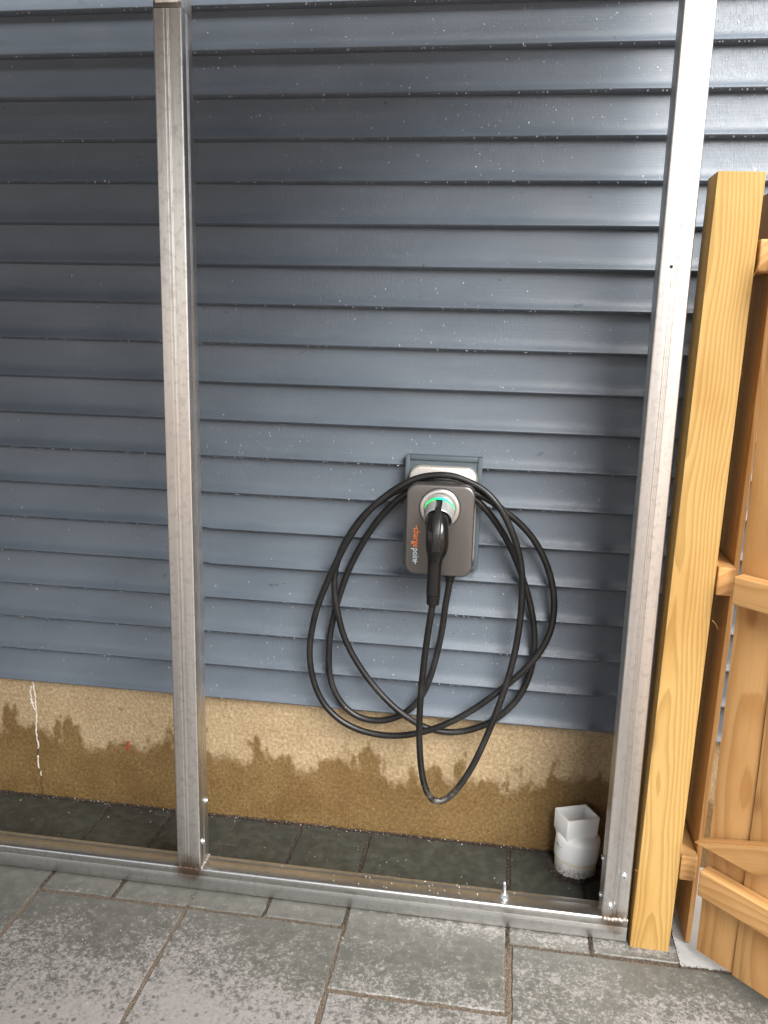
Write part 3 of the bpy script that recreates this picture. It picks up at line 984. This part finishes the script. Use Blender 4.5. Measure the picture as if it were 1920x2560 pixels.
# square socket: open box with thin walls
ca, sa = math.cos(R(-22.5)), math.sin(R(-22.5))
def bxpt(u, w_, z):
    # local u along the long side, w along the short side
    U = Vector((0.922, 0.387)); W = Vector((0.46, -0.888))
    p = Vector((1.035, -0.036)) + U * u + W * w_
    return (p.x + (z - 0.1) * 0.03, p.y, z)
hu, hw, th = 0.0465, 0.0355, 0.0032
def ring_pts(du, dw, z, r, k=4):
    out = []
    for su, sw, a0 in ((1, 1, 0), (-1, 1, 90), (-1, -1, 180), (1, -1, 270)):
        for i in range(k + 1):
            a = R(a0 + 90 * i / k)
            out.append(bxpt(su * (du - r) + r * math.cos(a), sw * (dw - r) + r * math.sin(a), z))
    return out
lay = [(hu - 0.006, hw - 0.004, 0.098, 0.006), (hu - 0.001, hw - 0.001, 0.112, 0.004), (hu, hw, 0.116, 0.004), (hu + 0.001, hw + 0.001, 0.166, 0.004), (hu + 0.0004, hw + 0.0004, 0.1672, 0.004),
       (hu - th, hw - th, 0.1672, 0.002), (hu - th - 0.0005, hw - th - 0.0005, 0.166, 0.002), (hu - th - 0.001, hw - th - 0.001, 0.100, 0.002)]
v, f = [], []
n_ = 20
for l_ in lay:
    v += ring_pts(*l_)
for i in range(len(lay) - 1):
    for k in range(n_):
        a, b = i * n_ + k, i * n_ + (k + 1) % n_
        f.append((a, b, b + n_, a + n_))
f.append(tuple(range((len(lay) - 1) * n_, len(lay) * n_)))
mesh_angle(from_data('square_socket', v, f, 'pvc', ds), 40)
# print on the coupling (too small to read in the photograph: a bold word and a few fine lines)
pv, pf = [], []
def print_bar(a0, a1, z0, z1):
    for a in (a0, (a0 + a1) / 2, a1):
        for z in (z0, z1):
            zc = z - 0.036
            cx_ = dx + tilt.x * zc
            pv.append((cx_ + 0.0606 * math.cos(R(a)), dy + 0.0606 * math.sin(R(a)), z))
    b = len(pv) - 6
    pf.append((b, b + 2, b + 3, b + 1)); pf.append((b + 2, b + 4, b + 5, b + 3))
for a0, a1, z0, z1 in ((197, 199, 0.083, 0.0862), (200, 201.4, 0.081, 0.086), (202, 203.2, 0.080, 0.0855), (204, 205.2, 0.0795, 0.085), (206, 207, 0.079, 0.0845), (208, 209.5, 0.0785, 0.084), (210.3, 211.2, 0.0775, 0.0835),
                       (213, 222, 0.0808, 0.0816), (213, 219, 0.0782, 0.0788), (202, 212, 0.0738, 0.0742), (204, 216, 0.0712, 0.0716), (205, 213, 0.0690, 0.0694)):
    print_bar(a0, a1, z0, z1)
from_data('print', pv, pf, 'ink', cpl)
# ------------------------------------------------------------------ EV charger
cx = 0.634
ch = thing('charging_station', 'wall-mounted bronze and silver car charger with glowing green ring', 'car charger', (cx, -0.02, 0.84))
plate('rear_housing', 'shell', ch, [(-0.0165, 0.632, 0.977, 0.168, 0.258, 0.028), (-0.030, 0.632, 0.977, 0.176, 0.266, 0.030), (-0.040, 0.632, 0.977, 0.176, 0.266, 0.030), (-0.0455, 0.632, 0.9765, 0.173, 0.263, 0.029), (-0.0475, 0.632, 0.976, 0.167, 0.257, 0.027)], 10, 50)
plate('neck', 'plastic_matt', ch, [(-0.0470, cx, 0.945, 0.140, 0.19, 0.03), (-0.0760, cx, 0.945, 0.140, 0.19, 0.03)], 8)
cv = plate('front_cover', 'cover', ch, [(-0.0755, cx, 0.9585, 0.160, 0.222, 0.024), (-0.0775, cx, 0.9585, 0.169, 0.231, 0.026), (-0.118, cx, 0.9585, 0.1715, 0.2345, 0.027), (-0.1228, cx, 0.9583, 0.170, 0.233, 0.0265), (-0.1250, cx, 0.958, 0.166, 0.229, 0.025), (-0.1257, cx, 0.958, 0.160, 0.223, 0.024)], 12, 60)
ang_t = R(24)
axv = Vector((0, -math.cos(ang_t), -math.sin(ang_t)))
rc = Vector((cx - 0.0005, -0.1255, 1.0165))
v, f = lathe(rc, (0, -1, 0), [(-0.002, 0.0525), (0.0006, 0.0525)], 56)
from_data('ring_gap', v, f, 'dark', ch)
v, f = lathe(rc, (0, -1, 0), [(-0.001, 0.0505), (0.003, 0.0508), (0.0055, 0.0498), (0.0075, 0.0470), (0.0072, 0.0405), (0.004, 0.0385)], 64)
mesh_angle(from_data('holster_ring', v, f, 'ring', ch), 50)
# cone (open sleeve) leaning down towards the viewer
cb = rc + Vector((0, 0.010, 0.003))
lng = 0.062
v, f = [], []
seg = 56
prof = [(0.0, 0.0375), (0.02, 0.0374), (lng - 0.006, 0.0362), (lng - 0.0015, 0.0354), (lng, 0.0342), (lng - 0.0015, 0.0328), (lng - 0.02, 0.0318), (0.012, 0.0310)]
uu = Vector((1, 0, 0)); vv = axv.cross(uu).normalized()
if vv.z < 0: vv = -vv
for d, r in prof:
    for k in range(seg):
        a = 2 * math.pi * k / seg
        v.append(cb + axv * d + uu * (r * math.cos(a)) + vv * (r * math.sin(a)))
for i in range(len(prof) - 1):
    for k in range(seg):
        a, b = i * seg + k, i * seg + (k + 1) % seg
        # latch notch at the top of the sleeve's mouth
        am = (k + 0.5) / seg * 360
        if 78 < am < 102 and i in (1, 2, 3, 4, 5, 6):
            continue
        f.append((a, b, b + seg, a + seg))
f.append(tuple(range((len(prof) - 1) * seg, len(prof) * seg)))
mesh_angle(from_data('holster_sleeve', v, f, 'cone', ch), 45)
# light: a crescent round the top of the sleeve's root
v, f = [], []
kk = 40
for i in range(kk + 1):
    a = R(12 + 156 * i / kk)
    wd = 0.0078 * max(0.15, math.sin(math.pi * i / kk)) ** 0.6
    d0 = 0.0155 - 0.0042 * math.sin(a)
    for (d, r) in ((d0 + 0.0052, 0.0381), (d0 + 0.0052 + wd, 0.0381), (d0 + 0.0052 + wd, 0.0390), (d0 + 0.0052, 0.0390)):
        v.append(cb + axv * d + uu * (r * math.cos(a)) + vv * (r * math.sin(a)))
for i in range(kk):
    for k in range(4):
        a, b = i * 4 + k, i * 4 + (k + 1) % 4
        f.append((a, b, b + 4, a + 4))
f.append((0, 1, 2, 3)); f.append((kk * 4, kk * 4 + 1, kk * 4 + 2, kk * 4 + 3))
from_data('status_light', v, f, 'led', ch)

# lettering, read from top to bottom
def lettering(body, mat, x_lo, x_hi, z_hi, z_lo, fat=0.012):
    cu = bpy.data.curves.new('lettering', 'FONT')
    cu.body = body
    cu.size = 1
    cu.extrude = 0.012
    cu.offset = fat
    cu.resolution_u = 3
    to = bpy.data.objects.new('tmp_text', cu)
    COL.objects.link(to)
    bpy.context.view_layer.update()
    dg = bpy.context.evaluated_depsgraph_get()
    me = bpy.data.meshes.new_from_object(to.evaluated_get(dg))
    bpy.data.objects.remove(to)
    xs_ = [q.co.x for q in me.vertices]
    a, b = min(xs_), max(xs_)
    sc_x = (z_hi - z_lo) / (b - a)
    sc_y = (x_hi - x_lo) / 0.5          # x-height of the font is about half its size
    base = wloc(cv)
    for q in me.vertices:
        X, Y, Z = q.co
        q.co = Vector((x_lo + Y * sc_y, -0.1262 - max(Z, 0) * 0.02, z_hi - (X - a) * sc_x)) - base
    me.materials.clear()
    return finish('lettering', me, mat, cv)
lettering('charge', 'orange', 0.5700, 0.5815, 0.9635, 0.9125)
lettering('poin', 'pale', 0.5695, 0.5810, 0.9100, 0.8790)
# the plus-shaped last letter and the dash in front of the first
lt = bmesh.new()
bm_box((0.5690, -0.12645, 0.8752), (0.5812, -0.1255, 0.8774), 0, 2, lt)
bm_box((0.5752, -0.1266, 0.8692), (0.5775, -0.1255, 0.8800), 0, 2, lt)
from_bm('lettering', lt, 'pale', cv)
lt = bm_box((0.5754, -0.12645, 0.9630), (0.5774, -0.1255, 0.9695))
from_bm('lettering', lt, 'orange', cv)

v, f = lathe((0.6615, -0.062, 0.842), (0, 0, -1), [(0, 0.0155), (0.006, 0.0160), (0.018, 0.0158), (0.022, 0.0125), (0.034, 0.0108)], 28)
mesh_angle(from_data('cable_gland', v, f, 'plastic_matt', ch), 40)
items = []
for i in range(60):
    items.append((random.uniform(0.56, 0.71), -0.0472, random.uniform(1.085, 1.106), *(random.uniform(0.0007, 0.0014),) * 3))
drops_mesh('raindrops', items, ch)['kind'] = 'stuff'

# ------------------------------------------------------------------ charging cable with its connector
CP = [(0.6612, -0.062, 0.812), (0.6580, -0.058, 0.778), (0.6518, -0.050, 0.7365), (0.6471, -0.035, 0.6817), (0.637, -0.022, 0.6118), (0.6227, -0.018, 0.541), (0.6043, -0.018, 0.4807), (0.5792, -0.018, 0.4371), (0.5434, -0.014, 0.4006), (0.4995, -0.012, 0.3781), (0.4551, -0.012, 0.3732), (0.4152, -0.012, 0.381), (0.3799, -0.012, 0.405), (0.353, -0.012, 0.442), (0.3365, -0.012, 0.4849), (0.3308, -0.012, 0.5415), (0.3328, -0.013, 0.6036), (0.3402, -0.014, 0.6553), (0.3508, -0.016, 0.702), (0.3668, -0.018, 0.7585), (0.3902, -0.02, 0.8245), (0.422, -0.024, 0.8896), (0.4573, -0.032, 0.9479), (0.4925, -0.042, 0.9924),
      (0.5247, -0.05, 1.0254), (0.5564, -0.057, 1.0437), (0.601, -0.058, 1.0527), (0.6456, -0.058, 1.0531), (0.686, -0.057, 1.0478), (0.7178, -0.052, 1.0311),
      (0.7504, -0.046, 0.9991), (0.7797, -0.035, 0.9598), (0.808, -0.024, 0.9139), (0.8325, -0.018, 0.8632), (0.852, -0.018, 0.8147), (0.8684, -0.016, 0.7674), (0.8814, -0.015, 0.7198), (0.8907, -0.014, 0.6642), (0.8925, -0.014, 0.6053), (0.8842, -0.014, 0.5448), (0.8622, -0.014, 0.4849), (0.8273, -0.016, 0.4382), (0.7891, -0.014, 0.4017), (0.7426, -0.014, 0.3764), (0.6953, -0.014, 0.3617), (0.652, -0.016, 0.361), (0.6086, -0.022, 0.3716), (0.5654, -0.034, 0.3987), (0.5209, -0.034, 0.4296), (0.4755, -0.03, 0.4711), (0.4354, -0.03, 0.5193), (0.3993, -0.03, 0.5748), (0.3745, -0.032, 0.6291), (0.3606, -0.034, 0.6838), (0.3523, -0.034, 0.7229), (0.3478, -0.034, 0.7718), (0.3515, -0.034, 0.8185), (0.3678, -0.036, 0.8733), (0.3964, -0.042, 0.9266), (0.4315, -0.046, 0.9748),
      (0.4747, -0.05, 1.0148), (0.5203, -0.056, 1.046), (0.5654, -0.060, 1.0640), (0.6189, -0.062, 1.0709), (0.6724, -0.062, 1.0679), (0.722, -0.060, 1.0462),
      (0.7582, -0.058, 1.0282), (0.79, -0.050, 1.0054), (0.8221, -0.042, 0.9809), (0.856, -0.034, 0.9481), (0.8841, -0.028, 0.9104), (0.9105, -0.026, 0.8602), (0.9283, -0.026, 0.8058), (0.9364, -0.028, 0.75), (0.9328, -0.032, 0.6935), (0.9153, -0.036, 0.6402), (0.8856, -0.036, 0.5912), (0.847, -0.036, 0.5458), (0.7987, -0.034, 0.4965), (0.7495, -0.034, 0.4514), (0.6946, -0.036, 0.4112), (0.6388, -0.038, 0.3798), (0.5765, -0.034, 0.3539), (0.5179, -0.03, 0.3408), (0.4588, -0.03, 0.3422), (0.4041, -0.03, 0.3558), (0.359, -0.03, 0.3809), (0.3223, -0.03, 0.4183), (0.2969, -0.03, 0.4682), (0.284, -0.032, 0.5248), (0.2806, -0.034, 0.5817), (0.289, -0.038, 0.6446), (0.3026, -0.044, 0.7026), (0.3259, -0.052, 0.7659), (0.354, -0.058, 0.8326), (0.3857, -0.062, 0.8976), (0.4198, -0.066, 0.956), (0.4601, -0.068, 1.0049),
      (0.504, -0.068, 1.0428), (0.544, -0.068, 1.0688), (0.5791, -0.067, 1.0838), (0.6231, -0.066, 1.0907), (0.663, -0.066, 1.0891), (0.7056, -0.068, 1.0751), (0.7418, -0.074, 1.0566),
      (0.7749, -0.08, 1.0258), (0.8029, -0.076, 0.9818), (0.8281, -0.068, 0.9224), (0.8433, -0.062, 0.8665), (0.85, -0.058, 0.8052), (0.8502, -0.056, 0.7337), (0.8454, -0.056, 0.6613), (0.8357, -0.058, 0.5933), (0.8208, -0.06, 0.5239), (0.8001, -0.064, 0.4489), (0.7737, -0.07, 0.3683), (0.7457, -0.078, 0.2978), (0.7148, -0.088, 0.2431), (0.6884, -0.096, 0.2109), (0.6612, -0.104, 0.1984), (0.6376, -0.11, 0.2107), (0.6202, -0.116, 0.251), (0.61, -0.122, 0.307), (0.6041, -0.128, 0.3753), (0.6024, -0.134, 0.4429), (0.6044, -0.142, 0.53), (0.6107, -0.15, 0.6203), (0.6178, -0.158, 0.6946), (0.6247, -0.164, 0.7528), (0.6285, -0.1675, 0.7842)]
cc = thing('charging_cable', 'black charging cable coiled in loops over the charger with its plug connector', 'charging cable', (0.62, -0.1, 0.2))
P = smooth_path(catmull(CP, 5), 4)
v, f = sweep(P, 0.0088, seg=14)
from_data('cable', v, f, 'cable', cc, smooth=True)
CPATH = P
# connector handle
HP = [(0.6335, -0.165, 1.000), (0.6337, -0.182, 0.9925), (0.6345, -0.196, 0.982), (0.6355, -0.203, 0.966), (0.636, -0.204, 0.948), (0.6352, -0.199, 0.930), (0.6328, -0.192, 0.912), (0.631, -0.186, 0.893), (0.6298, -0.180, 0.862), (0.629, -0.174, 0.826), (0.629, -0.1705, 0.808)]
HU = [0.0265, 0.0270, 0.0275, 0.0280, 0.0285, 0.0270, 0.0215, 0.0180, 0.0170, 0.0178, 0.0182]
HV = [0.0265, 0.0270, 0.0270, 0.0270, 0.0265, 0.0240, 0.0205, 0.0185, 0.0178, 0.0178, 0.0180]
n = 5
P = smooth_path(catmull(HP, n), 2)
tt = np.arange(len(P)) / n
ru = np.interp(tt, range(len(HU)), HU); rv = np.interp(tt, range(len(HV)), HV)
for _ in range(3):
    ru[1:-1] = (ru[:-2] + ru[1:-1] * 2 + ru[2:]) / 4
    rv[1:-1] = (rv[:-2] + rv[1:-1] * 2 + rv[2:]) / 4
v, f = sweep(P, ru, rv, seg=32, sup=2.5)
hd = from_data('connector_handle', v, f, 'plastic', cc, smooth=True)
# release lever lying along the front of the handle, in a groove
LP = [(0.6342, -0.176, 1.0275), (0.6345, -0.198, 1.0150), (0.6350, -0.2185, 0.9960), (0.6352, -0.2295, 0.9735), (0.6353, -0.2315, 0.9520), (0.6346, -0.2265, 0.9330)]
P2 = catmull(LP, 5)
wu_ = np.linspace(0.0082, 0.0088, len(P2))
v, f = sweep(P2, wu_, np.full(len(P2), 0.0042), seg=20, sup=5)
lv = mesh_angle(from_data('release_lever', v, f, 'plastic_matt', cc), 40)
rb = bmesh.new()
for i in range(9):
    q = P2[-3 - i] if False else P2[-1] + (P2[-10] - P2[-1]) * (i / 9.0)
    q = np.array([np.interp(i / 9.0, np.linspace(0, 1, 12), P2[::-1][:12, c_]) for c_ in range(3)])
    bm_box((q[0] - 0.0074, q[1] - 0.0052, q[2] - 0.0010), (q[0] + 0.0074, q[1] - 0.002, q[2] + 0.0010), 0.0003, 1, rb)
from_bm('grip_ribs', rb, 'plastic_matt', lv)
v, f = sweep(np.array(LP[1:]) + np.array((0, 0.0012, -0.0005)), 0.0108, 0.0035, seg=20, sup=5)
from_data('lever_groove', v, f, 'dark', hd)
gp = [(0.6340, -0.2165, 0.9235), (0.6332, -0.2115, 0.915), (0.6325, -0.2075, 0.905)]
v, f = sweep(catmull(gp, 3), np.linspace(0.0022, 0.0008, 7), 0.002, seg=8)
from_data('seam_groove', v, f, 'dark', hd)
# strain relief: staggered rings
sr = thing
SP0, SP1 = np.array((0.629, -0.1705, 0.809)), np.array((0.6286, -0.1678, 0.780))
dv = SP1 - SP0
pr = []
for i in range(7):
    a = i / 7
    r_ = 0.0178 - 0.0022 * a
    pr += [(a, r_), (a + 0.08, r_), (a + 0.085, r_ - (0.0035 if i else 0)), (a + 0.135, r_ - (0.0035 if i else 0))]
pr += [(1.0, 0.0152), (1.02, 0.011)]
ln = np.linalg.norm(dv)
v, f = lathe(SP0, dv / ln, [(a * ln, r_) for a, r_ in pr], 28)
mesh_angle(from_data('strain_relief', v, f, 'plastic_matt', cc), 40)
# beads of rain on the cable
items = []
for i in range(230):
    k = random.randrange(10, len(CPATH) - 10)
    a = R(random.uniform(150, 390))
    r = random.uniform(0.0004, 0.0010)
    t_ = CPATH[k + 1] - CPATH[k]
    t_ /= np.linalg.norm(t_)
    s_ = np.array((t_[2], 0, -t_[0]))
    s_ /= np.linalg.norm(s_) + 1e-9
    if random.random() < 0.5 and s_[2] < 0: s_ = -s_
    b = random.uniform(-1, 1)
    off = s_ * 0.0088 * math.sin(b * 1.5) + np.array((0, -0.0088 * math.cos(b * 1.5), 0))
    q = CPATH[k] + off
    items.append((q[0], q[1] + r * 0.3, q[2], r, r, r))
drops_mesh('raindrops', items, cc)['kind'] = 'stuff'

# ------------------------------------------------------------------ grit and chips
def scatter(name, mat, pts, label, smin, smax):
    tv = np.array([(1, 0, -0.5), (-0.5, 0.87, -0.5), (-0.5, -0.87, -0.5), (0.1, 0.1, 0.8), (0.6, 0.5, 0.2)])
    tf = [(0, 2, 1), (0, 1, 4), (1, 3, 4), (1, 2, 3), (2, 0, 3), (0, 4, 3)]
    V, F = [], []
    for (x, y, z) in pts:
        s_ = random.uniform(smin, smax)
        q = Euler((random.uniform(0, 6), random.uniform(0, 6), random.uniform(0, 6))).to_matrix()
        b = len(V)
        for t_ in tv:
            k = q @ Vector(t_) * s_
            V.append((x + k.x, y + k.y, z + k.z * 0.8))
        F += [tuple(i + b for i in t_) for t_ in tf]
    o = from_data(name, V, F, mat)
    return tag(o, label, kind='stuff')

pts = []
for i in range(5200):
    x = random.uniform(-0.9, 1.3)
    pts.append((x, WALL_Y - abs(random.gauss(0, 0.007)) - 0.001, random.uniform(-0.003, 0.001) + 0.003 * random.random()))
for i in range(1300):
    a = random.uniform(0, 2 * math.pi)
    r_ = 0.058 + abs(random.gauss(0, 0.010))
    pts.append((dx + r_ * math.cos(a), dy + r_ * math.sin(a), 0.0008 + random.random() * 0.003))
for x in GX:
    for i in range(330):
        pts.append((x + random.gauss(0, 0.0030), random.uniform(-0.39, 0.02), -0.002 + random.random() * 0.0015))
scatter('grit', 'grit', pts, 'dark wet grit along the foot of the foundation and round the drain pipe', 0.0009, 0.0034)
pts = []
for x, y0, y1 in ((-0.353, -0.6, -0.33), (0.05, -1.0, -0.392), (0.459, -1.0, -0.33), (0.862, -0.9, -0.33)):
    for i in range(int(1500 * (y1 - y0))):
        pts.append((x + random.gauss(0, 0.0030), random.uniform(y0, y1), -0.002 + random.random() * 0.002))
for y, x0, x1 in ((-0.391, -0.353, 0.455), (-0.597, 0.46, 0.866), (-0.376, 0.866, 1.45)):
    for i in range(int(1500 * (x1 - x0))):
        pts.append((random.uniform(x0, x1), y + random.gauss(0, 0.003), -0.002 + random.random() * 0.002))
scatter('joint_grit', 'sand', pts, 'brown sand grains in the joints of the patio', 0.0007, 0.0019)
pts = []
for i in range(110):
    pts.append((random.uniform(-0.8, 1.2), random.uniform(-0.25, 0.02), 0.001))
for i in range(160):
    pts.append((random.uniform(-0.8, 1.2), WALL_Y - 0.002 - abs(random.gauss(0, 0.009)), 0.003))
for i in range(40):
    a = random.uniform(0, 6.28)
    pts.append((dx + 0.066 * math.cos(a) + random.gauss(0, 0.006), dy + 0.066 * math.sin(a) + random.gauss(0, 0.006), 0.003))
for i in range(60):
    pts.append((random.uniform(-0.6, 1.3), random.uniform(-0.8, -0.33), 0.001))
for i in range(38):
    pts.append((random.gauss(0.60, 0.14), random.uniform(-0.315, -0.268), tube + 0.0042))
scatter('debris_chips', 'chips', pts, 'tiny pale chips scattered on the stones and the steel rail', 0.0006, 0.0021)
